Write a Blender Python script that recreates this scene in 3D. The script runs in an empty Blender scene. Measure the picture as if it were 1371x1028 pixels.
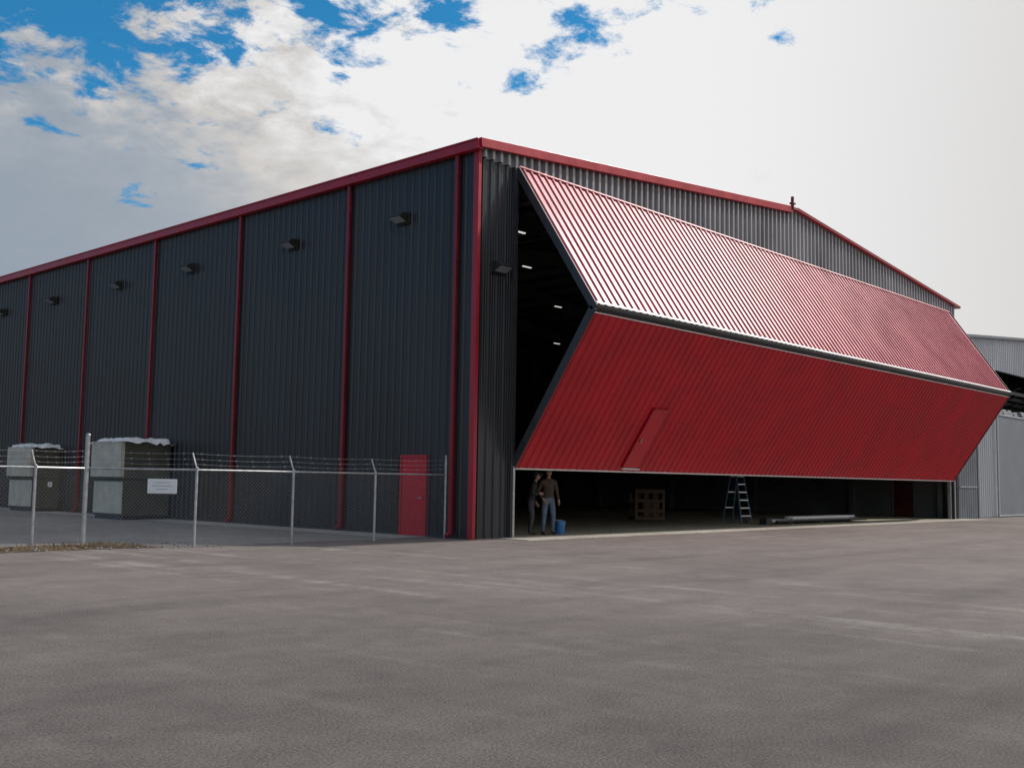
import bpy, bmesh, math, random
from mathutils import Vector, Matrix, noise as mnoise
random.seed(7)
sc=bpy.context.scene
D=bpy.data
# ------------------------------------------------------------------ materials
def newmat(name):
    m=D.materials.new(name); m.use_nodes=True
    nt=m.node_tree; b=nt.nodes['Principled BSDF']
    return m,nt,b
def N(nt,t,**kw):
    n=nt.nodes.new(t)
    for k,v in kw.items():
        setattr(n,k,v)
    return n
def L(nt,a,b): nt.links.new(a,b)
def ramp(nt,stops,interp='LINEAR'):
    r=N(nt,'ShaderNodeValToRGB'); r.color_ramp.interpolation=interp
    e=r.color_ramp.elements
    while len(e)<len(stops): e.new(0.5)
    for i,(p,c) in enumerate(stops):
        e[i].position=p; e[i].color=(c[0],c[1],c[2],1) if hasattr(c,'__len__') else (c,c,c,1)
    return r
def simple(name,col,rough=.6,metal=0.0,var=.15,scale=3.0,bump=0.0,bscale=20.0,spec=.5,streak=None):
    m,nt,b=newmat(name)
    tc=N(nt,'ShaderNodeTexCoord'); no=N(nt,'ShaderNodeTexNoise'); no.inputs['Scale'].default_value=scale
    no.inputs['Detail'].default_value=4
    mp=N(nt,'ShaderNodeMapping'); L(nt,tc.outputs['Object'],mp.inputs[0]); L(nt,mp.outputs[0],no.inputs['Vector'])
    if streak: mp.inputs['Scale'].default_value=streak
    lo=[c*(1-var) for c in col]; hi=[min(1,c*(1+var)) for c in col]
    r=ramp(nt,[(.3,lo),(.7,hi)]); L(nt,no.outputs[0],r.inputs[0]); L(nt,r.outputs[0],b.inputs['Base Color'])
    r2=ramp(nt,[(.3,rough*.85),(.7,min(1,rough*1.15))]); L(nt,no.outputs[0],r2.inputs[0]); L(nt,r2.outputs[0],b.inputs['Roughness'])
    b.inputs['Metallic'].default_value=metal; b.inputs['Specular IOR Level'].default_value=spec
    if bump>0:
        n2=N(nt,'ShaderNodeTexNoise'); n2.inputs['Scale'].default_value=bscale; n2.inputs['Detail'].default_value=2
        L(nt,tc.outputs['Object'],n2.inputs['Vector'])
        bp=N(nt,'ShaderNodeBump'); bp.inputs['Strength'].default_value=bump; bp.inputs['Distance'].default_value=.05
        L(nt,n2.outputs[0],bp.inputs['Height']); L(nt,bp.outputs[0],b.inputs['Normal'])
    return m
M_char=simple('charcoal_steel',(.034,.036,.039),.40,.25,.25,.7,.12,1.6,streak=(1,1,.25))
M_gable_lit=simple('charcoal_steel_front_lit',(.30,.305,.32),.28,.25,.25,.8,.08,1.6,streak=(1,1,.3))  # same charcoal steel as the walls, sunlit brightness lifted into the base colour
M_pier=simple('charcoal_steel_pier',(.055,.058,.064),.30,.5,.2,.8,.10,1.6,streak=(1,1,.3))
M_redup=simple('red_steel_upper',(.43,.028,.058),.38,.0,.12,.9,.08,1.5,spec=.9)
M_redlo=simple('red_steel_lower',(.50,.005,.018),.40,.0,.14,.9,.10,1.5)
M_trim=simple('red_trim',(.38,.012,.026),.4,0,.15,2)
M_spout=simple('red_downspout',(.20,.010,.018),.45,0,.2,2)
M_dkred=simple('dark_red_paint',(.06,.008,.010),.5,0,.2,2)
M_frame=simple('dark_frame_steel',(.05,.052,.057),.5,.3,.2,3)
M_white=simple('white_flashing',(.72,.72,.72),.45,0,.08,4)
M_galv=simple('galvanised_steel',(.42,.43,.44),.42,.75,.2,8)
M_liner=simple('interior_liner',(.09,.10,.10),.7,0,.25,.6)
M_inframe=simple('interior_frame',(.11,.11,.115),.6,.1,.2,1)
M_roof=simple('roof_steel',(.3,.3,.31),.5,.3,.1,1)
M_neigh=simple('light_grey_steel',(.45,.47,.50),.42,.2,.12,.8,streak=(1,1,.2))
M_neigh2=simple('blue_grey_panel',(.15,.17,.195),.5,.1,.15,.8)
M_olive=simple('olive_panel',(.085,.083,.062),.6,.1,.2,2,.2,10)
M_beige=simple('pale_panel',(.52,.475,.39),.65,0,.18,2.5,.2,10)
M_sheet=simple('plastic_sheet',(.78,.80,.82),.45,0,.12,5,.6,12)
M_wood=simple('weathered_wood',(.12,.08,.05),.8,0,.35,6,.3,40,streak=(1,1,8))
M_alu=simple('aluminium',(.6,.6,.62),.35,.8,.1,5)
M_blue=simple('blue_fibreglass',(.05,.16,.24),.5,0,.15,5)
M_bucket=simple('blue_plastic',(.02,.16,.42),.45,0,.1,5)
M_pvc=simple('white_pipe',(.7,.7,.68),.5,0,.1,4)
M_black=simple('black_rubber',(.02,.02,.02),.6,0,.2,4)
M_sign=simple('sign_white',(.75,.77,.78),.5,0,.05,5)
M_lens=simple('frosted_lens',(.3,.33,.36),.25,0,.05,5)
def emit(name,col,s):
    m,nt,b=newmat(name); b.inputs['Base Color'].default_value=(*col,1)
    b.inputs['Emission Color'].default_value=(*col,1); b.inputs['Emission Strength'].default_value=s; return m
M_lamp=emit('lit_lamp',(1,.97,.9),.7)
try: M_lamp.cycles.emission_sampling='NONE'
except Exception: pass

# asphalt
def ground_mat(name,col,dust_and_shade=True,fine=90):
    m,nt,b=newmat(name)
    tc=N(nt,'ShaderNodeTexCoord')
    n1=N(nt,'ShaderNodeTexNoise'); n1.inputs['Scale'].default_value=.16; n1.inputs['Detail'].default_value=4; n1.inputs['Roughness'].default_value=.6
    n2=N(nt,'ShaderNodeTexNoise'); n2.inputs['Scale'].default_value=1.1; n2.inputs['Detail'].default_value=8; n2.inputs['Roughness'].default_value=.78
    n3=N(nt,'ShaderNodeTexNoise'); n3.inputs['Scale'].default_value=fine; n3.inputs['Detail'].default_value=2; n3.inputs['Roughness'].default_value=.7
    for n in (n1,n2,n3): L(nt,tc.outputs['Object'],n.inputs['Vector'])
    r1=ramp(nt,[(.3,.80),(.7,1.16)]); r2=ramp(nt,[(.25,.72),(.75,1.28)]); r3=ramp(nt,[(.25,.45),(.75,1.55)])
    L(nt,n1.outputs[0],r1.inputs[0]); L(nt,n2.outputs[0],r2.inputs[0]); L(nt,n3.outputs[0],r3.inputs[0])
    def mul(a,bb):
        x=N(nt,'ShaderNodeMix',data_type='RGBA',blend_type='MULTIPLY'); x.inputs[0].default_value=1
        L(nt,a,x.inputs[6]); L(nt,bb,x.inputs[7]); return x.outputs[2]
    rgb=N(nt,'ShaderNodeRGB'); rgb.outputs[0].default_value=(*col,1)
    o=mul(mul(mul(rgb.outputs[0],r1.outputs[0]),r2.outputs[0]),r3.outputs[0])
    if dust_and_shade:
        sp=N(nt,'ShaderNodeSeparateXYZ'); L(nt,tc.outputs['Object'],sp.inputs[0])
        # foreground shading painted into the colour: asphalt darkens away from the hangar
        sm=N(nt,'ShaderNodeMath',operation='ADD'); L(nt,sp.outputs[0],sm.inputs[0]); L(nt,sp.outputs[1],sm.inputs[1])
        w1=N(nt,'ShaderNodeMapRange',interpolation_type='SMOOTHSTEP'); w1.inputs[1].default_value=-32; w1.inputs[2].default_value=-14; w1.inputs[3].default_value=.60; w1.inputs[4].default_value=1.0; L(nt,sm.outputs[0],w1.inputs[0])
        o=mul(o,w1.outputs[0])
        mp=N(nt,'ShaderNodeMapping'); mp.inputs['Scale'].default_value=(2.2,.10,1); mp.inputs['Rotation'].default_value=(0,0,math.radians(3))
        L(nt,tc.outputs['Object'],mp.inputs[0])
        n4=N(nt,'ShaderNodeTexNoise'); n4.inputs['Scale'].default_value=1; n4.inputs['Detail'].default_value=5; L(nt,mp.outputs[0],n4.inputs['Vector'])
        r4=ramp(nt,[(.52,0),(.68,1)]); L(nt,n4.outputs[0],r4.inputs[0])
        a=N(nt,'ShaderNodeMath',operation='ADD'); a.inputs[1].default_value=7.5; L(nt,sp.outputs[0],a.inputs[0])
        ab=N(nt,'ShaderNodeMath',operation='ABSOLUTE'); L(nt,a.outputs[0],ab.inputs[0])
        mr=N(nt,'ShaderNodeMapRange'); mr.inputs[1].default_value=1.5; mr.inputs[2].default_value=5; mr.inputs[3].default_value=1; mr.inputs[4].default_value=.15; L(nt,ab.outputs[0],mr.inputs[0])
        brk=ramp(nt,[(.42,0),(.6,1)]); L(nt,n2.outputs[0],brk.inputs[0])
        m1=N(nt,'ShaderNodeMath',operation='MULTIPLY'); L(nt,r4.outputs[0],m1.inputs[0]); L(nt,mr.outputs[0],m1.inputs[1])
        m2=N(nt,'ShaderNodeMath',operation='MULTIPLY'); L(nt,m1.outputs[0],m2.inputs[0]); L(nt,brk.outputs[0],m2.inputs[1])
        m3=N(nt,'ShaderNodeMath',operation='MULTIPLY'); L(nt,m2.outputs[0],m3.inputs[0]); m3.inputs[1].default_value=.6
        x=N(nt,'ShaderNodeMix',data_type='RGBA'); L(nt,m3.outputs[0],x.inputs[0]); L(nt,o,x.inputs[6]); x.inputs[7].default_value=(.34,.315,.29,1)
        o=x.outputs[2]
        mp2=N(nt,'ShaderNodeMapping'); mp2.inputs['Scale'].default_value=(.12,1.1,1); mp2.inputs['Rotation'].default_value=(0,0,math.radians(-14)); L(nt,tc.outputs['Object'],mp2.inputs[0])
        n5=N(nt,'ShaderNodeTexNoise'); n5.inputs['Scale'].default_value=.8; n5.inputs['Detail'].default_value=4; L(nt,mp2.outputs[0],n5.inputs['Vector'])
        r5=ramp(nt,[(.36,.86),(.48,1),(.6,1),(.72,1.10)]); L(nt,n5.outputs[0],r5.inputs[0])
        o=mul(o,r5.outputs[0])
    L(nt,o,b.inputs['Base Color']); b.inputs['Roughness'].default_value=.88; b.inputs['Specular IOR Level'].default_value=.3
    bp=N(nt,'ShaderNodeBump'); bp.inputs['Strength'].default_value=.6; bp.inputs['Distance'].default_value=.012
    L(nt,n3.outputs[0],bp.inputs['Height']); L(nt,bp.outputs[0],b.inputs['Normal'])
    return m
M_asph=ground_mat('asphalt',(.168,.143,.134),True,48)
M_yard=ground_mat('yard_gravel',(.22,.205,.195),False,25)
M_conc=ground_mat('concrete',(.36,.345,.32),False,30)
M_apron=ground_mat('new_concrete',(.38,.36,.31),False,30)
M_floor=ground_mat('floor_concrete',(.32,.30,.22),False,10)
M_dirt=ground_mat('dirt',(.085,.058,.035),False,20)
M_paint=ground_mat('worn_paint',(.28,.27,.255),False,40)

# ------------------------------------------------------------------ mesh helpers
def empty(name,loc=(0,0,0)):
    e=D.objects.new(name,None); e.location=loc; e.empty_display_size=.3; sc.collection.objects.link(e); return e
def mesh(name,vs,fs,mat,parent=None,smooth=False):
    me=D.meshes.new(name); me.from_pydata([tuple(v) for v in vs],[],fs); me.update()
    o=D.objects.new(name,me); sc.collection.objects.link(o)
    for m in (mat if isinstance(mat,list) else [mat]): me.materials.append(m)
    if parent: o.parent=parent
    if smooth:
        for p in me.polygons: p.use_smooth=True
    return o
class MB:
    def __init__(s): s.v=[]; s.f=[]; s.m=[]
    def box(s,c,sz,ax=None,mi=0):
        c=Vector(c); ax=ax or (Vector((1,0,0)),Vector((0,1,0)),Vector((0,0,1)))
        n=len(s.v)
        for i in (-1,1):
            for j in (-1,1):
                for k in (-1,1):
                    s.v.append(c+ax[0]*(i*sz[0]/2)+ax[1]*(j*sz[1]/2)+ax[2]*(k*sz[2]/2))
        for q in ((0,1,3,2),(4,6,7,5),(0,4,5,1),(2,3,7,6),(0,2,6,4),(1,5,7,3)):
            s.f.append(tuple(n+a for a in q)); s.m.append(mi)
    def b2(s,a,b,mi=0):
        s.box([(a[i]+b[i])/2 for i in range(3)],[abs(b[i]-a[i]) for i in range(3)],None,mi)
    def bar(s,p,q,w,h,up=(0,0,1),mi=0):
        p=Vector(p);q=Vector(q); d=q-p; l=d.length; d.normalize(); u=Vector(up)
        sd=d.cross(u)
        if sd.length<1e-4: sd=d.cross(Vector((1,0,0)))
        sd.normalize(); u2=sd.cross(d)
        s.box((p+q)/2,(l,w,h),(d,sd,u2),mi)
    def cyl(s,p,q,r,n=10,r2=None,mi=0,cap=True):
        p=Vector(p);q=Vector(q); d=(q-p).normalized(); a=d.orthogonal().normalized(); b=d.cross(a)
        k=len(s.v); r2=r if r2 is None else r2
        for i in range(n):
            t=2*math.pi*i/n; e=a*math.cos(t)+b*math.sin(t)
            s.v.append(p+e*r); s.v.append(q+e*r2)
        for i in range(n):
            j=(i+1)%n; s.f.append((k+2*i,k+2*j,k+2*j+1,k+2*i+1)); s.m.append(mi)
        if cap:
            s.f.append(tuple(k+2*i for i in range(n))[::-1]); s.m.append(mi)
            s.f.append(tuple(k+2*i+1 for i in range(n))); s.m.append(mi)
    def sphere(s,c,r,sc3=(1,1,1),n=12,mi=0):
        k=len(s.v); c=Vector(c)
        for i in range(n//2+1):
            th=math.pi*i/(n//2)
            for j in range(n):
                ph=2*math.pi*j/n
                s.v.append(c+Vector((r*sc3[0]*math.sin(th)*math.cos(ph),r*sc3[1]*math.sin(th)*math.sin(ph),r*sc3[2]*math.cos(th))))
        for i in range(n//2):
            for j in range(n):
                s.f.append((k+i*n+j,k+(i+1)*n+j,k+(i+1)*n+(j+1)%n,k+i*n+(j+1)%n)); s.m.append(mi)
    def make(s,name,mats,parent=None,bevel=0,smooth=False):
        mats=mats if isinstance(mats,list) else [mats]
        o=mesh(name,s.v,s.f,mats,parent,smooth)
        for p,i in zip(o.data.polygons,s.m): p.material_index=i
        bm=bmesh.new(); bm.from_mesh(o.data); bmesh.ops.recalc_face_normals(bm,faces=bm.faces); bm.to_mesh(o.data); bm.free()
        if bevel:
            b=o.modifiers.new('bevel','BEVEL'); b.width=bevel; b.segments=2; b.limit_method='ANGLE'
        return o
def ribbed(name,O,U,V,Nn,width,v0,v1,mat,parent,pitch=.305,rh=.036,rw=1.0,minor=True,prof=None):
    O=Vector(O);U=Vector(U);V=Vector(V);Nn=Vector(Nn)
    f0=v0 if callable(v0) else (lambda u:v0); f1=v1 if callable(v1) else (lambda u:v1)
    wb,wt=prof if prof else (.042*rw,.018*rw)
    pts=[(0,0)]; k=0
    while True:
        c=pitch*.5+k*pitch; k+=1
        if c+wb+.015>=width: break
        pts+= [(c-wb,0),(c-wt,rh),(c+wt,rh),(c+wb,0)]
        if minor and c+pitch<width:
            for q in (.105,.2):
                pts+=[(c+q-.012,0),(c+q,.006),(c+q+.012,0)]
    pts.append((width,0))
    vs=[];fs=[]
    for u,n in pts:
        vs.append(O+U*u+V*f0(u)+Nn*n); vs.append(O+U*u+V*f1(u)+Nn*n)
    for i in range(len(pts)-1): fs.append((2*i,2*i+2,2*i+3,2*i+1))
    a,b,c=[vs[j] for j in fs[0][:3]]
    if (b-a).cross(c-b).dot(Nn)<0: fs=[f[::-1] for f in fs]
    return mesh(name,vs,fs,mat,parent)

X=Vector((1,0,0));Y=Vector((0,1,0));Z=Vector((0,0,1))
E=10.43;RZ=12.03;W=33.75;A0=1.47;A1=32.8;ZB=1.86;ZT=10.03;ZF=5.95;P=2.74;LEN=55.0
SL=(RZ-E)/(W/2)
def roofz(x): return E+SL*(x if x<W/2 else W-x)

# ------------------------------------------------------------------ ground
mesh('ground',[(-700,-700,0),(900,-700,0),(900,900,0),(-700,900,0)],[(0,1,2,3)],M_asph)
vs=[];fs=[];n=60
for i in range(n+1):
    x=-60+60*i/n
    vs.append((x,1.25+.12*math.sin(i*1.7)+.1*random.random() if x>-8 else 3.0+.25*random.random(),.004)); vs.append((x,80,.004))
for i in range(n): fs.append((2*i,2*i+2,2*i+3,2*i+1))
mesh('yard_pavement',vs,fs,M_yard)
mesh('wall_apron_pavement',[(-1.3,1.6,.008),(0,1.6,.008),(0,56,.008),(-1.3,56,.008)],[(0,1,2,3)],M_conc)
mb=MB(); mb.b2((0.9,-1.15,-.1),(34.4,-.001,.018)); mb.make('door_apron_pavement',M_apron)
mb=MB()
def paint(x0,y0,x1,y1,w=.1):
    d=Vector((x1-x0,y1-y0,0)).normalized(); s=Vector((-d.y,d.x,0))*w/2
    a=Vector((x0,y0,.004));b=Vector((x1,y1,.004)); k=len(mb.v)
    mb.v+= [a-s,b-s,b+s,a+s]; mb.f.append((k,k+1,k+2,k+3)); mb.m.append(0)
paint(8,-3.4,10.5,-3.4,.07); paint(9,-5.5,10.6,-5.6,.07); paint(-1.5,-7.2,-.9,-7.5,.08)
mb.make('painted_marking',M_paint)

# ------------------------------------------------------------------ hangar
H=empty('aircraft_hangar')
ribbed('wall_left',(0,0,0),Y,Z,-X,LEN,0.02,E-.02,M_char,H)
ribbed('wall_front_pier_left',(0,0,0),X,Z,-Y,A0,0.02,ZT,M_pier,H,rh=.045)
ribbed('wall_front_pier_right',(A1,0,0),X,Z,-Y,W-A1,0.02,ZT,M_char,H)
ribbed('wall_gable',(0,0,0),X,Z,-Y,W,ZT,lambda u:roofz(u)-.02,M_gable_lit,H,rh=.12,minor=False,prof=(.075,.045))
mb=MB()
mb.b2((.05,.12,0),(.16,LEN,E-.1)); mb.b2((W-.16,.12,0),(W-.05,LEN,E-.1)); mb.b2((.17,LEN-.2,0),(W-.17,LEN-.05,E))
mb.b2((.05,.05,0),(A0,.115,ZT)); mb.b2((A1,.05,0),(W-.05,.115,ZT))
mb.make('inner_walls',M_liner,H)
mesh('gable_inner',[(0,.06,ZT),(W,.06,ZT),(W,.06,E-.05),(W/2,.06,RZ-.05),(0,.06,E-.05)],[(0,1,2,3,4)],M_liner,H)
mesh('gable_back',[(0,LEN,0),(W,LEN,0),(W,LEN,E),(W/2,LEN,RZ),(0,LEN,E)],[(0,1,2,3,4)],M_char,H)
ribbed('wall_right',(W,0,0),Y,Z,X,LEN,0.02,E-.02,M_char,H)
vs=[];o=.12
for y in (-.14,LEN+.1):
    for dz in (-.04,.04):
        vs+=[(-o,y,E-o*SL+dz),(W/2,y,RZ+dz),(W+o,y,E-o*SL+dz)]
mesh('roof',vs,[(0,1,7,6),(1,2,8,7),(3,9,10,4),(4,10,11,5),(0,3,4,1),(1,4,5,2),(6,7,10,9),(7,8,11,10),(0,6,9,3),(2,5,11,8)],M_roof,H)
for nm,x0,x1 in (('rake_trim_left',-.16,W/2-.15),('rake_trim_right',W/2+.25,W+.16)):
    mb=MB(); p=Vector((x0,-.20,roofz(x0)-.06)); q=Vector((x1,-.20,roofz(x1)-.06))
    hh=.25 if x0<0 else .09
    d=(q-p).normalized(); u=Vector((-d.z,0,d.x))
    mb.box((p+q)/2-u*(hh/2-.11),((q-p).length,.12,hh),(d,Y,u))
    mb.make(nm,M_trim,H,.01)
    if x0>0:
        mb=MB(); mb.box((p+q)/2+u*.125+Y*.0,((q-p).length,.15,.025),(d,Y,u)); mb.make('rake_edge_right',M_white,H)
mb=MB(); mb.b2((W/2-.22,-.30,RZ-.10),(W/2-.14,-.20,RZ+.40)); mb.b2((W/2-.28,-.32,RZ+.10),(W/2-.04,-.17,RZ+.17)); mb.b2((W/2-.1,-.26,RZ-.08),(W/2+.25,-.145,RZ+.03))
mb.make('ridge_cap_end',M_spout,H,.01)
mb=MB(); mb.b2((-.24,-.20,E-.26),(-.042,LEN,E-.0)); mb.b2((-.27,-.20,E-.03),(-.20,LEN,E+.02)); mb.make('eave_gutter',M_trim,H,.012)
mb=MB(); mb.b2((-.055,-.065,0),(.05,-.047,E-.15)); mb.b2((-.055,-.046,0),(-.039,.12,E-.27)); mb.make('corner_trim',M_trim,H)
for i,t in enumerate([.70,5.28,11.03,16.62,21.96,27.47,33.0,38.5,44]):
    mb=MB(); w=.12
    mb.b2((-.14,t-w/2,.12),(-.042,t+w/2,E-.25))
    for z in (1.6,4.4,7.3,9.6): mb.b2((-.15,t-w/2-.02,z),(-.04,t+w/2+.02,z+.04))
    mb.bar((-.1,t,.16),(-.26,t,.05),.10,.08)
    mb.make('downspout_%d'%i,M_spout,H,.008)
mb=MB(); mb.b2((-.048,.18,0),(-.02,LEN,.06)); mb.make('base_flashing',M_frame,H)
def wallpack(nm,c,out,side):
    out=Vector(out);side=Vector(side); c=Vector(c); mb=MB()
    k=len(mb.v)
    prof=[(0,.13),(.16,.15),(.34,.04),(.34,-.02),(.10,-.13),(0,-.13)]
    for s in (-.22,.22):
        for a,z in prof: mb.v.append(c+out*(a+.04)+side*s+Z*z)
    m=len(prof)
    for i in range(m):
        j=(i+1)%m; mb.f.append((k+i,k+j,k+m+j,k+m+i)); mb.m.append(1 if i==3 else 0)
    mb.f.append(tuple(k+i for i in range(m))); mb.m.append(0); mb.f.append(tuple(k+m+i for i in range(m))[::-1]); mb.m.append(0)
    mb.box(c+out*.03,(.05,.5,.34),(out,side,Z),0)
    mb.make(nm,[M_black,M_lens],H,.012)
for i,t in enumerate([2.87,8.07,14.06,19.3,25.0,30.2,36,41.5]): wallpack('wall_light_%d'%i,(-.03,t,8.79),-X,Y)
wallpack('wall_light_front',(.72,-.03,7.15),-Y,X)
mb=MB(); mb.b2((-.075,1.74,.02),(-.045,2.66,2.10)); mb.make('side_door_leaf',M_redlo,H,.006)
mb=MB(); mb.b2((-.09,1.66,0),(-.04,1.74,2.18)); mb.b2((-.09,2.66,0),(-.04,2.74,2.18)); mb.b2((-.09,1.74,2.10),(-.04,2.66,2.18)); mb.make('side_door_frame',M_trim,H)
mb=MB(); mb.cyl((-.076,1.84,1.02),(-.13,1.84,1.02),.03,8); mb.bar((-.13,1.84,1.02),(-.13,1.96,1.02),.02,.02); mb.make('side_door_handle',M_galv,H)

# ---- bifold door
DR=empty('bifold_door'); DR.parent=H
LD=A1-A0
Vu=Vector((0,-P,ZF-ZT)); lu=Vu.length; Vu.normalize(); Nu=Vector((0,Vu.z,-Vu.y)); 
if Nu.z<0: Nu=-Nu
Vl=Vector((0,P,ZB-ZF)); ll=Vl.length; Vl.normalize(); Nl=Vector((0,-abs(Vl.z),-abs(Vl.y)))
OU=Vector((A0,-.10,ZT)); OL=Vector((A0,-.10-P,ZF))
ribbed('upper_panel',OU,X,Vu,Nu,LD,0.0,lu-.10,M_redup,DR,rh=.045,rw=1.3,minor=False)
ribbed('lower_panel',OL,X,Vl,Nl,LD,0.16,ll,M_redlo,DR,rh=.03)
mb=MB(); dep=.17
axu=(X,Vu,Nu); axl=(X,Vl,Nl)
for nm,O,V,Nn,l,ax in (('u',OU,Vu,Nu,lu,axu),('l',OL,Vl,Nl,ll,axl)):
    off=-Nn*(dep/2+.004)
    s0=.0 if nm=='u' else .10
    e0=l-.06 if nm=='u' else l
    for x in [.05]+[LD*k/12 for k in range(1,12)]+[LD-.05]:
        mb.box(O+X*x+V*((s0+e0)/2)+off,(.10,e0-s0,dep),ax)
    for v in (s0+.06,(s0+e0)/2,e0-.06):
        for seg in range(12):
            xa=LD*seg/12+ (.1 if seg==0 else .05); xb=LD*(seg+1)/12-.05-(.05 if seg==11 else 0)
            mb.box(O+X*((xa+xb)/2)+V*v+off,(xb-xa,.10,dep-.01),ax)
mb.make('door_framing',M_frame,DR)
mb=MB()
mb.box(OU+X*LD/2+Vu*(lu-.075)+Nu*.062,(LD+.04,.06,.012),axu)
mb.make('fold_flashing_upper',M_white,DR)
mb=MB()
mb.box(OL+X*LD/2+Vl*.165+Nl*.04,(LD,.018,.010),axl)
mb.make('fold_flashing_lower',M_white,DR)
mb=MB(); mb.cyl(OU+Vu*(lu-.03)+Vector((0,.06,-.02)),OU+X*LD+Vu*(lu-.03)+Vector((0,.06,-.02)),.075,10)
mb.make('fold_hinge',M_frame,DR)
mb=MB(); mb.box(OL+X*LD/2+Vl*(ll+.01)+Nl*.02,(LD,.04,.025),axl); mb.make('bottom_seal',M_white,DR)
mb=MB(); mb.box(OU+X*LD/2+Vu*(-.02)+Nu*.05,(LD,.06,.03),axu)
mb.make('top_flashing',M_redup,DR)
for s,x in (('left',-.035),('right',LD+.035)):
    mb=MB()
    mb.box(OU+X*x+Vu*(lu/2)-Nu*.06,(.05,lu+.02,.22),axu)
    mb.box(OL+X*x+Vl*(ll/2+.03)-Nl*.06,(.05,ll-.06,.22),axl)
    mb.make('end_plate_'+s,M_frame,DR,.008)
wx0=4.62;wx1=5.45
wv1=ll-.14; wv0=wv1-2.05
mb=MB(); mb.box(OL+X*(wx0+wx1)/2+Vl*(wv0+wv1)/2+Nl*.045,(wx1-wx0-.06,wv1-wv0-.06,.03),axl); mb.make('walk_door_leaf',M_redlo,DR,.005)
mb=MB()
for xx in (wx0,wx1): mb.box(OL+X*xx+Vl*(wv0+wv1)/2+Nl*.05,(.055,wv1-wv0,.045),axl)
for vv in (wv0,): mb.box(OL+X*(wx0+wx1)/2+Vl*vv+Nl*.05,(wx1-wx0-.056,.055,.045),axl)
mb.make('walk_door_frame',M_trim,DR)
mb=MB(); mb.box(OL+X*(wx0+wx1)/2+Vl*(wv1+.02)+Nl*.06,(wx1-wx0+.05,.03,.06),axl); mb.make('walk_door_sill',M_white,DR)
mb=MB(); mb.box(OL+X*(wx0+.14)+Vl*(wv1-1.0)+Nl*.08,(.04,.14,.05),axl); mb.make('walk_door_handle',M_galv,DR)
mb=MB(); mb.b2((A0-.16,-.12,0),(A0-.01,-.047,ZT-.01)); mb.b2((A1+.05,-.12,0),(A1+.2,-.047,ZT-.01)); mb.make('door_jambs',M_frame,H,.006)
mb=MB(); mb.b2((A0-.10,-.15,0.02),(A0-.03,-.121,1.9)); mb.b2((A1-.18,-.03,0.02),(A1-.02,.10,1.95)); mb.b2((A1+.08,-.15,.02),(A1+.15,-.121,1.9)); mb.make('jamb_guides',M_galv,H)
mb=MB()
for z in (ZT-.1,ZT-1.1+.5): mb.b2((A0,.2,z),(A1,.35,z+.15))
mb.make('door_header',M_inframe,H)

# ---- interior
mb=MB(); mb.b2((.17,.0,-.1),(W-.17,LEN-.2,.022)); mb.make('floor_slab',M_floor,H)
mb=MB()
for y in [.7,5.28,11.03,16.62,21.96,27.47,33,38.5,44,49.5]:
    mb.b2((.17,y-.12,0.02),(.55,y+.12,E-1)); mb.b2((W-.55,y-.12,0.02),(W-.17,y+.12,E-1))
    for a,b in ((.2,W/2),(W-.2,W/2)):
        p=Vector((a,y,roofz(a)-.75));q=Vector((b,y,RZ-.55)); mb.bar(p,q,.2,.6)
mb.make('rigid_frames',M_inframe,H)
mb=MB()
for i in range(1,22):
    x=W*i/22; mb.b2((x-.03,.2,roofz(x)-.28),(x+.03,LEN-.3,roofz(x)-.06))
for z in (2.3,4.5,6.7,8.7):
    mb.b2((W-.36,.3,z),(W-.161,LEN-.3,z+.06)); mb.b2((.161,.3,z),(.36,LEN-.3,z+.06))
mb.make('purlins_and_girts',M_inframe,H)
mb=MB()
for x in (5.8,12.5,21,28):
    for y in (3.8,9.5,15,21,29,37,45): 
        z=roofz(x)-1.35; mb.b2((x-.25,y-.04,z),(x+.25,y+.04,z+.03),1); mb.b2((x-.29,y-.09,z+.031),(x+.29,y+.09,z+.10),0); mb.b2((x-.01,y-.01,z+.10),(x+.01,y+.01,roofz(x)-.3),0)
mb.make('high_bay_lights',[M_inframe,M_lamp],H)
mb=MB(); mb.b2((W-.20,2.15,.03),(W-.161,3.15,2.15)); mb.make('interior_door',M_dkred,H)
mb=MB(); mb.b2((W-.22,2.05,.03),(W-.161,2.15,2.25)); mb.b2((W-.22,3.15,.03),(W-.161,3.25,2.25)); mb.make('interior_door_frame',M_inframe,H)

# ------------------------------------------------------------------ neighbouring hangar
NB=empty('neighbouring_hangar')
nz=lambda u:9.2+.085*u
ribbed('wall_front',(35.1,.25,0),X,Z,-Y,4.6,0.02,lambda u:nz(u),M_neigh,NB,rh=.045)
ribbed('wall_upper',(39.7,.25,0),X,Z,-Y,20,7.9,lambda u:nz(u+4.6),M_neigh,NB,rh=.045)
ribbed('wall_side',(35.1,.25,0),Y,Z,-X,40,0.02,9.2,M_neigh,NB)
mb=MB(); mb.b2((35.12,.3,0),(39.7,.5,9.1)); mb.b2((39.7,.3,7.92),(59,.5,9.5)); mb.b2((39.6,8,0),(60,8.2,9.4)); mb.b2((59.8,.3,0),(60,7.99,9.5)); mb.b2((39.71,.52,9.05),(59.7,7.9,9.15)); mb.make('inner_walls',M_frame,NB)
mb=MB(); mb.b2((39.75,.1,0.02),(60,.24,5.5)); 
mb.make('sliding_door',M_neigh2,NB)
mb=MB(); 
for x in (39.76,45.2,51): mb.b2((x,.04,.02),(x+.06,.095,5.55))
for z in (.05,5.44): mb.b2((39.83,.055,z),(60,.098,z+.06))
mb.make('door_frame_strips',M_neigh,NB)
mb=MB(); mb.b2((39.62,.12,0.02),(39.74,.24,7.9)); mb.make('door_post',M_white,NB)
mb=MB()
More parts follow.
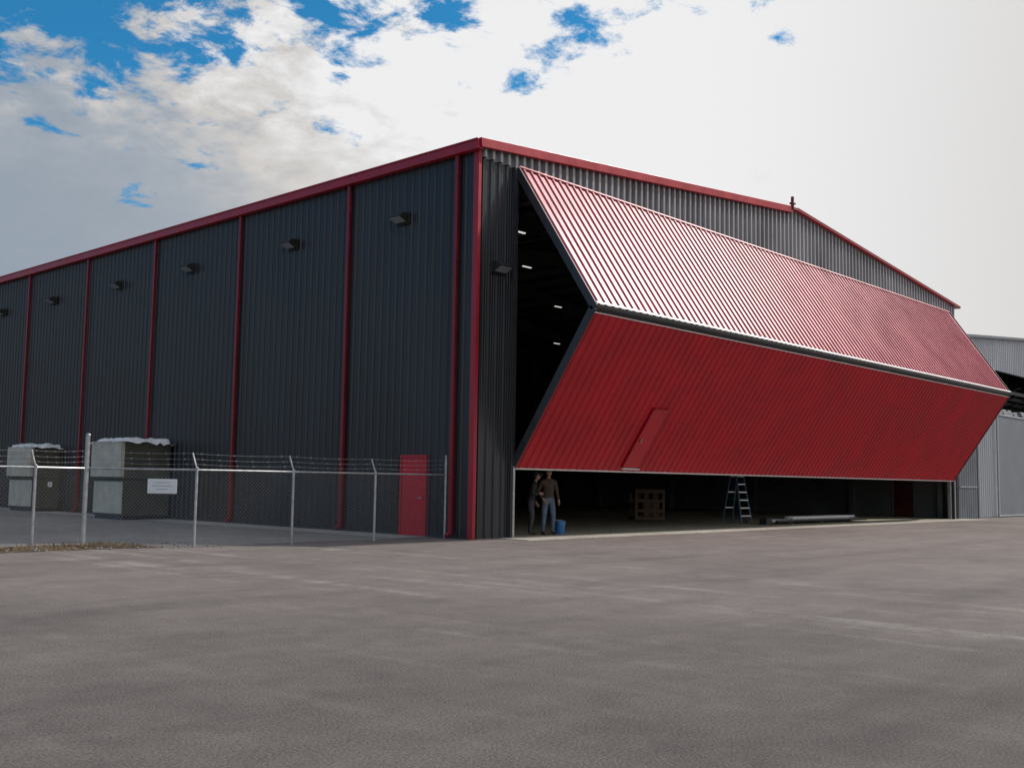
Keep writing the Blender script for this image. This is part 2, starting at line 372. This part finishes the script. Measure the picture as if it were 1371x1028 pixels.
for i in range(4): mb.bar((39.9,1.6+i*1.1,7.2-.1*i),(59.7,1.6+i*1.1,7.2-.1*i),.08,.2)
for i in range(7): mb.bar((40.2+i*2.4,1.2,7.5),(40.9+i*2.4,5,6.4),.06,.08)
mb.make('roof_joists',M_inframe,NB)
mb=MB()
for i in range(9):
    x=40.3+i*1.1+random.uniform(-.3,.3); z=5.55+random.uniform(0,.1)
    for k in range(3): mb.b2((x,.6+.05*k,z+.12*k),(x+random.uniform(.5,1.0),1.4,z+.12*k+.07))
mb.make('stored_panels',M_neigh,NB,.01)
p=Vector((35.0,.15,9.22));q=Vector((60,.15,9.22+25*.085)); mb=MB(); mb.bar(p,q,.14,.14); mb.make('rake_trim',M_neigh2,NB)
mesh('roof',[(34.9,.1,9.25),(60,.1,11.4),(60,40,11.4),(34.9,40,9.25)],[(0,1,2,3)],M_roof,NB)
AN=empty('connecting_annex')
ribbed('wall_front',(W+.02,-.02,0),X,Z,-Y,2.6,0.02,4.6,M_neigh2,AN,rh=.02)
mb=MB(); mb.b2((W+.02,.0,0),(W+2.6,.2,4.55)); mb.b2((W,-.09,4.6),(W+2.64,.22,4.72)); mb.b2((W+2.62,-.06,0),(W+2.70,.2,4.6)); mb.make('wall_core_and_trim',M_neigh2,AN)
mb=MB(); mb.b2((W+.1,-.07,1.55),(W+2.5,-.045,1.60)); mb.make('wall_rail',M_galv,AN)

# ------------------------------------------------------------------ fence
F=empty('chain_link_fence')
FH=1.64
posts=[(-.12,.88),(-2.42,.98),(-4.88,.95),(-7.30,1.05),(-8.75,3.1),(-9.95,2.85),(-12.6,2.9),(-15.4,2.95)]
mb=MB()
for i,(x,y) in enumerate(posts):
    if i==4:
        mb.cyl((x,y,0),(x,y,2.36),.05,12); mb.sphere((x,y,2.36),.055,(1,1,.7))
    elif i==0: mb.cyl((x,y,0),(x,y,2.12),.035,10); mb.sphere((x,y,2.12),.04)
    else:
        mb.cyl((x,y,0),(x,y,FH+.03),.03,10); mb.sphere((x,y,FH+.03),.036)
        mb.bar((x,y,FH),(x-.06,y+.10,FH+.36),.02,.035,(0,1,0))
for i in range(len(posts)-1):
    a=posts[i];b=posts[i+1]
    mb.cyl((a[0],a[1],FH),(b[0],b[1],FH),.022,8)
mb.make('posts_and_rail',M_galv,F,smooth=False)
mb=MB()
def wend(i,k):
    x,y=posts[i]; s=(.12,.23,.35)[k]
    if i in(4,0): return Vector((x,y,FH+s+.03))
    return Vector((x-.06*s/.35,y+.10*s/.35,FH+s))
for i in range(len(posts)-1):
    for k in range(3):
        a=wend(i,k);b=wend(i+1,k); nseg=6
        for j in range(nseg):
            t0=j/nseg;t1=(j+1)/nseg
            p=a.lerp(b,t0);q=a.lerp(b,t1); p.z-=.10*t0*(1-t0);q.z-=.10*t1*(1-t1)
            mb.cyl(p,q,.0030,4,cap=False)
            m=(p+q)/2; mb.bar(m-Vector((.015,0,.02)),m+Vector((.015,0,.02)),.003,.003); mb.bar(m+Vector((.015,.0,-.02)),m+Vector((-.015,0,.02)),.003,.003)
mb.make('barbed_wire',M_galv,F)
mb=MB(); sp=.085
for i in range(len(posts)-1):
    a=Vector((*posts[i],0));b=Vector((*posts[i+1],0)); l=(b-a).length; d=(b-a).normalized(); h0=.04; hh=FH-.06
    n=int((l+hh)/sp)+1
    for k in range(n):
        s=k*sp-hh
        for sg in (0,1):
            t0=max(0,-s);t1=min(hh,l-s)
            if t1-t0<.02: continue
            u0,u1=s+t0,s+t1
            if sg: z0,z1=hh-t0,hh-t1
            else: z0,z1=t0,t1
            mb.cyl(a+d*u0+Z*(h0+z0),a+d*u1+Z*(h0+z1),.0016,3,cap=False)
mb.make('mesh_wire',M_galv,F)
S=empty('warning_sign')
a=Vector((*posts[3],0));b=Vector((*posts[4],0)); d=(b-a).normalized(); nn=Vector((-d.y,d.x,0)); 
if nn.dot(Vector((-19.4,-19.3,0))-a)<0: nn=-nn
# sign hangs on the short return of the fence beside the corner post
dd=(Vector((*posts[2],0))-a).normalized(); c=a-dd*0; 
c=a.lerp(b,.30)
wv=Vector((.62,-.78,0)).normalized()
mb=MB(); mb.box(c+nn*.03+Z*1.28,(.66,.012,.31),(d,nn,Z)); mb.make('plate',M_sign,S,.004)
mb=MB()
for k,wd in enumerate((.36,.44,.26)): mb.box(c+nn*.038+Z*(1.36-.07*k),(wd,.004,.018),(d,nn,Z))
mb.make('lettering',M_neigh,S)

# ------------------------------------------------------------------ crated units
def unit(name,x,y,sx,sy,h):
    U=empty(name)
    mb=MB()
    mb.b2((x+.05,y+.05,.0),(x+sx-.05,y+sy-.05,.12),1)
    for z0,z1 in ((.12,h*.5-.02),(h*.5+.02,h)):
        mb.b2((x,y,z0),(x+sx,y+sy,z1),0)
    mb.b2((x+.03,y+.03,h*.5-.02),(x+sx-.03,y+sy-.03,h*.5+.02),1)
    for z in (.14,h*.5-.1,h*.5+.05,h-.1):
        mb.b2((x-.0,y-.025,z),(x+sx,y-.001,z+.07),0)
    mb.make('body',[M_olive,M_frame],U,.015)
    mb=MB()
    mb.b2((x-.03,y+.03,.2),(x-.002,y+sy-.03,h*.5-.05)); mb.b2((x-.16,y-.02,h*.5+.1),(x-.004,y+sy,h-.02)); mb.make('side_panels',M_beige,U,.03)
    n=16;vs=[];fs=[]
    for i in range(n+1):
        for j in range(n+1):
            u=i/n*1.2-.11; v=j/n*1.12-.06
            px=x+sx*u;py=y+sy*v
            e=max(0,-u,u-1)*1.0; e2=max(0,-v,v-1)
            zz=h+.05+.16*abs(mnoise.noise(Vector((px*2.2,py*2.2,h))))+.05*mnoise.noise(Vector((px*6,py*6,0)))
            if e>0 or e2>0: zz=h-.02-.20*abs(mnoise.noise(Vector((px*3,py*3,5))))
            vs.append((px,py,zz))
    for i in range(n):
        for j in range(n): k=i*(n+1)+j; fs.append((k,k+n+1,k+n+2,k+1))
    mesh('plastic_cover',vs,fs,M_sheet,U,True)
    mb=MB(); mb.b2((x+sx*.55,y-.035,h*.38),(x+sx*.72,y-.026,h*.46)); mb.make('label',M_sign,U)
unit('crated_equipment',-1.88,14.75,1.7,2.1,2.68)
unit('crated_equipment',-1.15,23.6,1.08,2.2,2.6)

# ------------------------------------------------------------------ dirt patch
vs=[];fs=[];n=26;m=8
for i in range(n+1):
    for j in range(m+1):
        x=-16+ 8.2*i/n; y=1.55+1.3*j/m
        ed=min(i,n-i,3)/3*min(j,m-j,2)/2
        x+=.12*mnoise.noise(Vector((i,j,0)));y+=.25*mnoise.noise(Vector((i*.5,j*.5,4)))
        vs.append((x,y,.006+ed*(.02+.07*abs(mnoise.noise(Vector((x*1.8,y*1.8,0)))))))
for i in range(n):
    for j in range(m): k=i*(m+1)+j; fs.append((k,k+m+1,k+m+2,k+1))
mesh('dirt_strip',vs,fs,M_dirt,None,True)
M_grass=simple('dry_grass',(.20,.13,.05),.9,0,.4,3)
mb=MB()
for k in range(1400):
    x=random.uniform(-15.5,-8.2);y=random.uniform(1.6,2.8); 
    if mnoise.noise(Vector((x*.9,y*.9,2)))<-.05: continue
    h=random.uniform(.03,.11); a=random.uniform(0,6.28); w=.012
    c=Vector((x,y,.02)); dd=Vector((math.cos(a),math.sin(a),0)); k0=len(mb.v)
    mb.v+=[c-dd*w,c+dd*w,c+Vector((random.uniform(-.06,.06),random.uniform(-.06,.06),h))]; mb.f.append((k0,k0+1,k0+2)); mb.m.append(0)
mb.make('dry_grass',M_grass)
mb=MB()
for k in range(160):
    x=random.gauss(-9.5,1.6);y=random.uniform(1.3,2.9);r=random.uniform(.012,.045)
    mb.sphere((x,y,r*.5),r,(1,random.uniform(.6,1),.6),6)
for k in range(25):
    x=random.uniform(-8.0,-6.6);y=random.uniform(.7,1.2);r=random.uniform(.01,.025); mb.sphere((x,y,r*.5),r,(1,.8,.6),6)
mb.make('loose_stones',M_yard)

# ------------------------------------------------------------------ interior props
Rv=Vector((.679,-.7342,0));Fv=Vector((.7342,.679,0))
LA=empty('step_ladder')
th=math.radians(35); Wd=Rv*math.cos(th)+Fv*math.sin(th); Sd=Rv*math.sin(th)-Fv*math.cos(th)
b0=Vector((16.75,2.25,.022)); hL=2.4; rail=MB(); st=MB()
for s in (-1,1):
    rail.bar(b0+Sd*.5+Wd*s*.29,b0+Sd*.06+Wd*s*.16+Z*hL,.075,.03,Wd)
    rail.bar(b0-Sd*.5+Wd*s*.27,b0-Sd*.06+Wd*s*.15+Z*(hL-.03),.06,.025,Wd)
for k in range(1,8):
    t=k/8; wdt=.56+( .30-.56)*t
    st.box(b0+Sd*(.5-.44*t)+Z*(hL*t),(wdt,.08,.04),(Wd,Sd,Z))
    if k%2==0: st.box(b0-Sd*(.5-.44*t)+Z*(hL*t),(wdt-.04,.03,.03),(Wd,Sd,Z))
st.box(b0+Z*(hL+.03),(.36,.22,.05),(Wd,Sd,Z))
for s in (-1,1): st.bar(b0+Sd*.33+Wd*s*.24+Z*.95,b0-Sd*.33+Wd*s*.23+Z*.95,.02,.01)
rail.make('rails',M_blue,LA); st.make('steps_and_top',M_alu,LA)
CR=empty('wooden_crate'); mb=MB(); cx,cy=15.1,5.3
ax=(Vector((.8,-.6,0)),Vector((.6,.8,0)),Z)
def cb(a,b,c2,s): mb.box(Vector((cx,cy,.022))+ax[0]*a+ax[1]*b+Z*c2,s,ax)
for a in (-.55,-.18,.18,.55):
    for b in (-.4,.4): cb(a,b,.62,(.09,.05,1.16))
for b in (-.44,.44):
    for z in (.12,.42,.8,1.16): cb(0,b,z,(1.2,.025,.11))
for a in (-.61,.61):
    for z in (.12,.6,1.16): cb(a,0,z,(.025,.82,.11))
for b in (-.3,-.1,.1,.3): cb(0,b,.2,(1.15,.12,.03))
cb(0,0,1.24,(1.25,.95,.03)); cb(.1,.0,.5,(.7,.5,.5))
mb.make('boards',M_wood,CR)
PS=empty('pipe_stack'); mb=MB(); mb2=MB()
for k in range(7):
    y=.75+.13*k; x0=16.9+random.uniform(-.3,.9); x1=24.2+random.uniform(-.9,.7)
    (mb if k%3 else mb2).cyl((x0,y,.14+.0*k),(x1,y+random.uniform(-.15,.15),.14),.05,8)
for k in range(4):
    y=.85+.15*k; mb.cyl((18+random.random(),y,.24),(23.5+random.random(),y+.1,.24),.05,8)
mb3=MB()
for x in (18.0,20.5,23.2): mb3.b2((x,.6,.022),(x+.12,1.8,.088))
mb3.b2((17.0,1.9,.022),(22.5,2.05,.14))
mb.make('pipes_white',M_pvc,PS); mb2.make('pipes_dark',M_black,PS); mb3.make('bearers',M_wood,PS)
mb=MB(); mb.b2((16.55,.85,.022),(16.95,1.15,.26)); mb.bar((16.62,1.0,.34),(16.88,1.0,.34),.02,.02); mb.b2((16.6,.99,.26),(16.62,1.01,.34)); mb.b2((16.88,.99,.26),(16.9,1.01,.34)); mb.make('tool_box',M_black,None,.01)
def bucket(x,y,mat):
    B=empty('plastic_bucket'); mb=MB(); mb.cyl((x,y,.022),(x,y,.38),.13,16,.155); mb.cyl((x,y,.335),(x,y,.36),.165,16); mb.cyl((x,y,.38),(x,y,.40),.16,16); mb.make('body_and_lid',mat,B)
    mb=MB(); pr=None
    for k in range(9):
        t=math.pi*k/8; p=Vector((x+.16*math.cos(t),y-.13*math.sin(t)-.02,.36-.05*math.sin(t)))
        if pr is not None: mb.cyl(pr,p,.005,4)
        pr=p
    mb.make('handle',M_galv,B)
bucket(4.0,.42,M_bucket); bucket(4.25,.75,M_sign)

# ------------------------------------------------------------------ people
M_skin=simple('skin',(.42,.24,.17),.55,0,.1,8)
M_hair=simple('hair',(.03,.02,.015),.7,0,.2,20)
M_shoe=simple('work_boots',(.05,.035,.025),.7,0,.2,8)
def cloth(name,c): return simple(name,c,.85,0,.3,9,.4,25)
def person(name,loc,yaw,top,bot,pose,height=1.78,cap=None):
    Pn=empty(name,loc); Pn.rotation_euler=(0,0,yaw); k=height/1.78
    V=[];Ed=[];Rd=[];tag=[]
    def j(p,r,par=None,t='top'):
        V.append(Vector(p)*k);Rd.append(r*k);tag.append(t)
        if par is not None: Ed.append((par,len(V)-1))
        return len(V)-1
    lean=pose.get('lean',0)
    pel=j((0,0,.98),.150,None,'bot')
    w=j((0,.0-lean*.1,1.12),.135,pel); ch=j((0,-lean*.3,1.32),.155,w); uc=j((0,-lean*.42,1.44),.12,ch); nk=j((0,-lean*.5,1.53),.058,uc,'skin'); hb=j((0,-lean*.58-.01,1.60),.055,nk,'skin')
    for s in (-1,1):
        hip=j((s*.095,0,.92),.105,pel,'bot'); kn=j((s*(.12+pose.get('stance',0)),-.02-pose['leg'][(s+1)//2]*.12,.50),.070,hip,'bot')
        an=j((s*(.13+pose.get('stance',0)*1.5),.03-pose['leg'][(s+1)//2]*.05,.11),.050,kn,'bot'); 
        he=j((s*(.13+pose.get('stance',0)*1.5),.04-pose['leg'][(s+1)//2]*.05,.045),.042,an,'shoe'); to=j((s*(.15+pose.get('stance',0)*1.5),-.17-pose['leg'][(s+1)//2]*.05,.035),.036,he,'shoe')
        sh=j((s*.19,-lean*.42,1.43),.072,uc)
        el,wr=pose['arm'][(s+1)//2]
        e=j((s*el[0],el[1],el[2]),.052,sh); wv=j((s*wr[0],wr[1],wr[2]),.036,e); 
        dirv=(Vector((s*wr[0],wr[1],wr[2]))-Vector((s*el[0],el[1],el[2]))).normalized()
        pw=Vector((s*wr[0],wr[1],wr[2])); side=dirv.cross(Vector((s,0,.1))).normalized()
        pa=j(pw+dirv*.05,.030,wv,'skin'); pb=j(pw+dirv*.09,.030,pa,'skin')
        curl=Vector((-s*.5,0,0))
        for q,(o,ln) in enumerate(((-.030,.060),(-.010,.075),(.010,.070),(.030,.055))):
            f1=j(pw+dirv*.12+side*o,.0095,pb,'skin'); f2=j(pw+dirv*(.12+ln*.5)+side*o*1.1+curl*.02,.0085,f1,'skin'); j(pw+dirv*(.12+ln*.85)+side*o*1.1+curl*.06,.0075,f2,'skin')
        t1=j(pw+dirv*.06-side*.045+curl*.02,.011,pa,'skin'); j(pw+dirv*.105-side*.055+curl*.05,.009,t1,'skin')
    me=D.meshes.new('body'); me.from_pydata(V,Ed,[]); o=D.objects.new('body',me); sc.collection.objects.link(o)
    sk=o.modifiers.new('skin','SKIN'); sk.use_smooth_shade=True
    for i,sv in enumerate(me.skin_vertices[0].data):
        r=Rd[i]; sv.radius=(r,r); sv.use_root=(i==0)
        if i in (pel,w,ch): sv.radius=(r*1.12,r*.8)
    ss=o.modifiers.new('sub','SUBSURF'); ss.levels=2; ss.render_levels=2
    dg=bpy.context.evaluated_depsgraph_get(); dg.update(); m2=D.meshes.new_from_object(o.evaluated_get(dg)); D.objects.remove(o)
    m2.materials.clear()
    for mm in [top,bot,M_skin,M_shoe]: m2.materials.append(mm)
    idx={'top':0,'bot':1,'skin':2,'shoe':3}
    for p in m2.polygons:
        c=p.center; best=None;bd=9
        for (a,b) in Ed:
            A,B=V[a],V[b]; ab=B-A; t=max(0,min(1,(c-A).dot(ab)/max(ab.length_squared,1e-9))); dd=(c-(A+ab*t)).length-(Rd[a]*(1-t)+Rd[b]*t)
            if dd<bd: bd=dd;best=tag[b] if not(tag[b]=='top' and tag[a]=='bot' and t<.15) else 'bot'
        p.material_index=idx[best]; p.use_smooth=True
        if best=='top' and c.z<.95*k and abs(c.x)<.16*k: p.material_index=1
    bo=D.objects.new('body',m2); sc.collection.objects.link(bo); bo.parent=Pn
    hc=Vector((0,-lean*.62-.02,1.69))*k; mb=MB()
    mb.sphere(hc,.105*k,(.74,.92,1.12),20,0)
    for i,v in enumerate(mb.v):
        d=v-hc
        if d.z<-.03: mb.v[i]=hc+Vector((d.x*(1+d.z*3),d.y*(1+ (d.z*2 if d.y>0 else .3*d.z)),d.z))
    mb.sphere(hc+Vector((0,-.098,-.012))*k,.016*k,(.8,1.1,1.4),8,0)
    for s in(-1,1):
        mb.sphere(hc+Vector((s*.078,.01,-.01))*k,.022*k,(.4,.8,1.3),8,0)
        mb.sphere(hc+Vector((s*.032,-.088,.012))*k,.010*k,(1.2,.5,.7),8,1)
        mb.sphere(hc+Vector((s*.032,-.090,.030))*k,.012*k,(1.4,.5,.35),8,1)
    mb.sphere(hc+Vector((0,-.088,-.052))*k,.018*k,(1.3,.4,.3),8,2)
    mb.make('head',[M_skin,M_hair,M_trim],Pn,0,True)
    mb=MB(); mb.sphere(hc+Vector((0,.014,.022))*k,.112*k,(.78,.9,1.02),20,0)
    mb.v=[v if not (v.y<hc.y-.03*k and v.z<hc.z+.05*k) else Vector((v.x*.8,hc.y-.02*k,v.z)) for v in mb.v]
    mb.v=[v if v.z>hc.z-.06*k else Vector((v.x*.7,v.y,hc.z-.06*k)) for v in mb.v]
    if cap:
        mb.cyl(hc+Vector((0,-.06,.055))*k,hc+Vector((0,-.16,.045))*k,.07*k,12,.05*k)
    mb.make('cap' if cap else 'hair',cap or M_hair,Pn,0,True)
    return Pn
relax=((.25,.0,1.17),(.24,-.14,.95))
pocket=((.29,.07,1.17),(.20,-.08,.98))
fold=((.25,-.04,1.17),(.08,-.24,1.18))
person('man_in_brown_jacket',(3.36,.32,.022),math.radians(-25),cloth('brown_jacket',(.055,.034,.022)),cloth('jeans',(.10,.145,.20)),{'leg':(0,.25),'arm':(pocket,relax),'stance':.01},1.83)
person('man_in_dark_clothes',(2.95,.62,.022),math.radians(40),cloth('black_coat',(.018,.018,.02)),cloth('dark_trousers',(.05,.052,.06)),{'leg':(.3,0),'arm':(fold,relax),'stance':.02,'lean':.25},1.72,cloth('dark_cap',(.02,.02,.025)))

# ------------------------------------------------------------------ world
w=D.worlds.new('World'); sc.world=w; w.use_nodes=True; nt=w.node_tree
bg=nt.nodes['Background']; out=nt.nodes['World Output']
sun_az=math.radians(112)
sun_el=math.radians(41)
sky=N(nt,'ShaderNodeTexSky'); sky.sky_type='NISHITA'; sky.sun_disc=False; sky.sun_elevation=sun_el; sky.sun_rotation=sun_az
sky.air_density=1.0; sky.dust_density=.3; sky.ozone_density=2.5
tc=N(nt,'ShaderNodeTexCoord'); nrm=N(nt,'ShaderNodeVectorMath',operation='NORMALIZE'); L(nt,tc.outputs['Generated'],nrm.inputs[0])
sp=N(nt,'ShaderNodeSeparateXYZ'); L(nt,nrm.outputs[0],sp.inputs[0])
def M(op,a,b=None,clamp=False):
    n=N(nt,'ShaderNodeMath',operation=op); n.use_clamp=clamp
    for i,v in enumerate((a,b)):
        if v is None: continue
        if isinstance(v,(int,float)): n.inputs[i].default_value=v
        else: L(nt,v,n.inputs[i])
    return n.outputs[0]
def smooth(v,a,b):
    n=N(nt,'ShaderNodeMapRange',interpolation_type='SMOOTHSTEP'); L(nt,v,n.inputs[0]); n.inputs[1].default_value=a;n.inputs[2].default_value=b; return n.outputs[0]
zc=M('MAXIMUM',sp.outputs[2],0.0); den=M('ADD',zc,.22)
px=M('DIVIDE',sp.outputs[0],den);py=M('DIVIDE',sp.outputs[1],den)
cmb=N(nt,'ShaderNodeCombineXYZ'); L(nt,px,cmb.inputs[0]);L(nt,py,cmb.inputs[1]); L(nt,M('MULTIPLY',zc,.6),cmb.inputs[2])
def noi(scale,det,rough,off=(0,0,0),dist=0):
    mp=N(nt,'ShaderNodeMapping'); mp.inputs['Location'].default_value=off; L(nt,cmb.outputs[0],mp.inputs[0])
    n=N(nt,'ShaderNodeTexNoise'); n.inputs['Scale'].default_value=scale; n.inputs['Detail'].default_value=det; n.inputs['Roughness'].default_value=rough; n.inputs['Distortion'].default_value=dist
    L(nt,mp.outputs[0],n.inputs['Vector']); return n.outputs[0]
right=M('ADD',M('MULTIPLY',sp.outputs[0],.679),M('MULTIPLY',sp.outputs[1],-.7342))
h=M('SUBTRACT',M('MULTIPLY',sp.outputs[2],2.6),M('MULTIPLY',right,.62))
big=noi(2.6,2,.5,(3.1,1.7,0)); fine=noi(8.5,6,.62,(1,5,0),.2)
dn=M('ADD',M('MULTIPLY',fine,.70),M('MULTIPLY',big,.30))
dn=M('ADD',dn,M('MULTIPLY',M('SUBTRACT',h,1.06),.50))
hole=smooth(dn,.475,.565)
hole=M('MULTIPLY',hole,smooth(sp.outputs[2],.85,.55))
lft=smooth(right,-.46,.04)
tex=M('MULTIPLY',M('SUBTRACT',noi(10,5,.62,(4,2,1),.2),.5),2.1)
high=smooth(sp.outputs[2],.22,.36)
br=M('ADD',M('MULTIPLY',lft,.95),M('MULTIPLY',tex,M('ADD',.10,M('MULTIPLY',high,.70))))
br=M('ADD',br,M('MULTIPLY',high,.34))
br=M('MINIMUM',br,M('SUBTRACT',1.0,M('MULTIPLY',smooth(right,.15,.65),.40)),True)
cr=ramp(nt,[(0,(.30,.355,.42)),(.3,(.38,.42,.47)),(.6,(.62,.60,.58)),(1,(.86,.86,.87))]); L(nt,br,cr.inputs[0])
scl=N(nt,'ShaderNodeMix',data_type='RGBA',blend_type='MULTIPLY'); scl.inputs[0].default_value=1; L(nt,cr.outputs[0],scl.inputs[6]); scl.inputs[7].default_value=(10,10,10,1)
scl.clamp_result=False
tint=N(nt,'ShaderNodeMix',data_type='RGBA',blend_type='MULTIPLY'); tint.inputs[0].default_value=1; L(nt,sky.outputs[0],tint.inputs[6]); tint.inputs[7].default_value=(.22,.95,1.20,1)
mx=N(nt,'ShaderNodeMix',data_type='RGBA'); L(nt,hole,mx.inputs[0]); L(nt,scl.outputs[2],mx.inputs[6]); L(nt,tint.outputs[2],mx.inputs[7])
L(nt,mx.outputs[2],bg.inputs['Color']); bg.inputs['Strength'].default_value=.1
sl=D.lights.new('sun','SUN'); sl.energy=3.8; sl.angle=math.radians(3); sl.color=(1,.95,.88); so=D.objects.new('sun',sl); sc.collection.objects.link(so)
sd=Vector((math.sin(sun_az)*math.cos(sun_el),math.cos(sun_az)*math.cos(sun_el),math.sin(sun_el)))
so.rotation_euler=sd.to_track_quat('Z','Y').to_euler(); so.location=(20,-20,40)
# ------------------------------------------------------------------ camera
yaw,pit,rol,f=.8247,.0915,.0155,1419.3
Fw=Vector((math.sin(yaw)*math.cos(pit),math.cos(yaw)*math.cos(pit),math.sin(pit))); R0=Vector((math.cos(yaw),-math.sin(yaw),0)); U0=R0.cross(Fw)
R2=R0*math.cos(rol)+U0*math.sin(rol); U2=-R0*math.sin(rol)+U0*math.cos(rol)
cd=D.cameras.new('camera'); co=D.objects.new('camera',cd); sc.collection.objects.link(co)
mat=Matrix((R2,U2,-Fw)).transposed().to_4x4(); mat.translation=Vector((-19.4373,-19.2863,1.5)); co.matrix_world=mat
cd.sensor_width=36; cd.lens=f/1371*36; cd.clip_end=3000; cd.clip_start=.1
sc.camera=co
sc.view_settings.view_transform='Standard'; sc.view_settings.look='None'; sc.view_settings.exposure=0
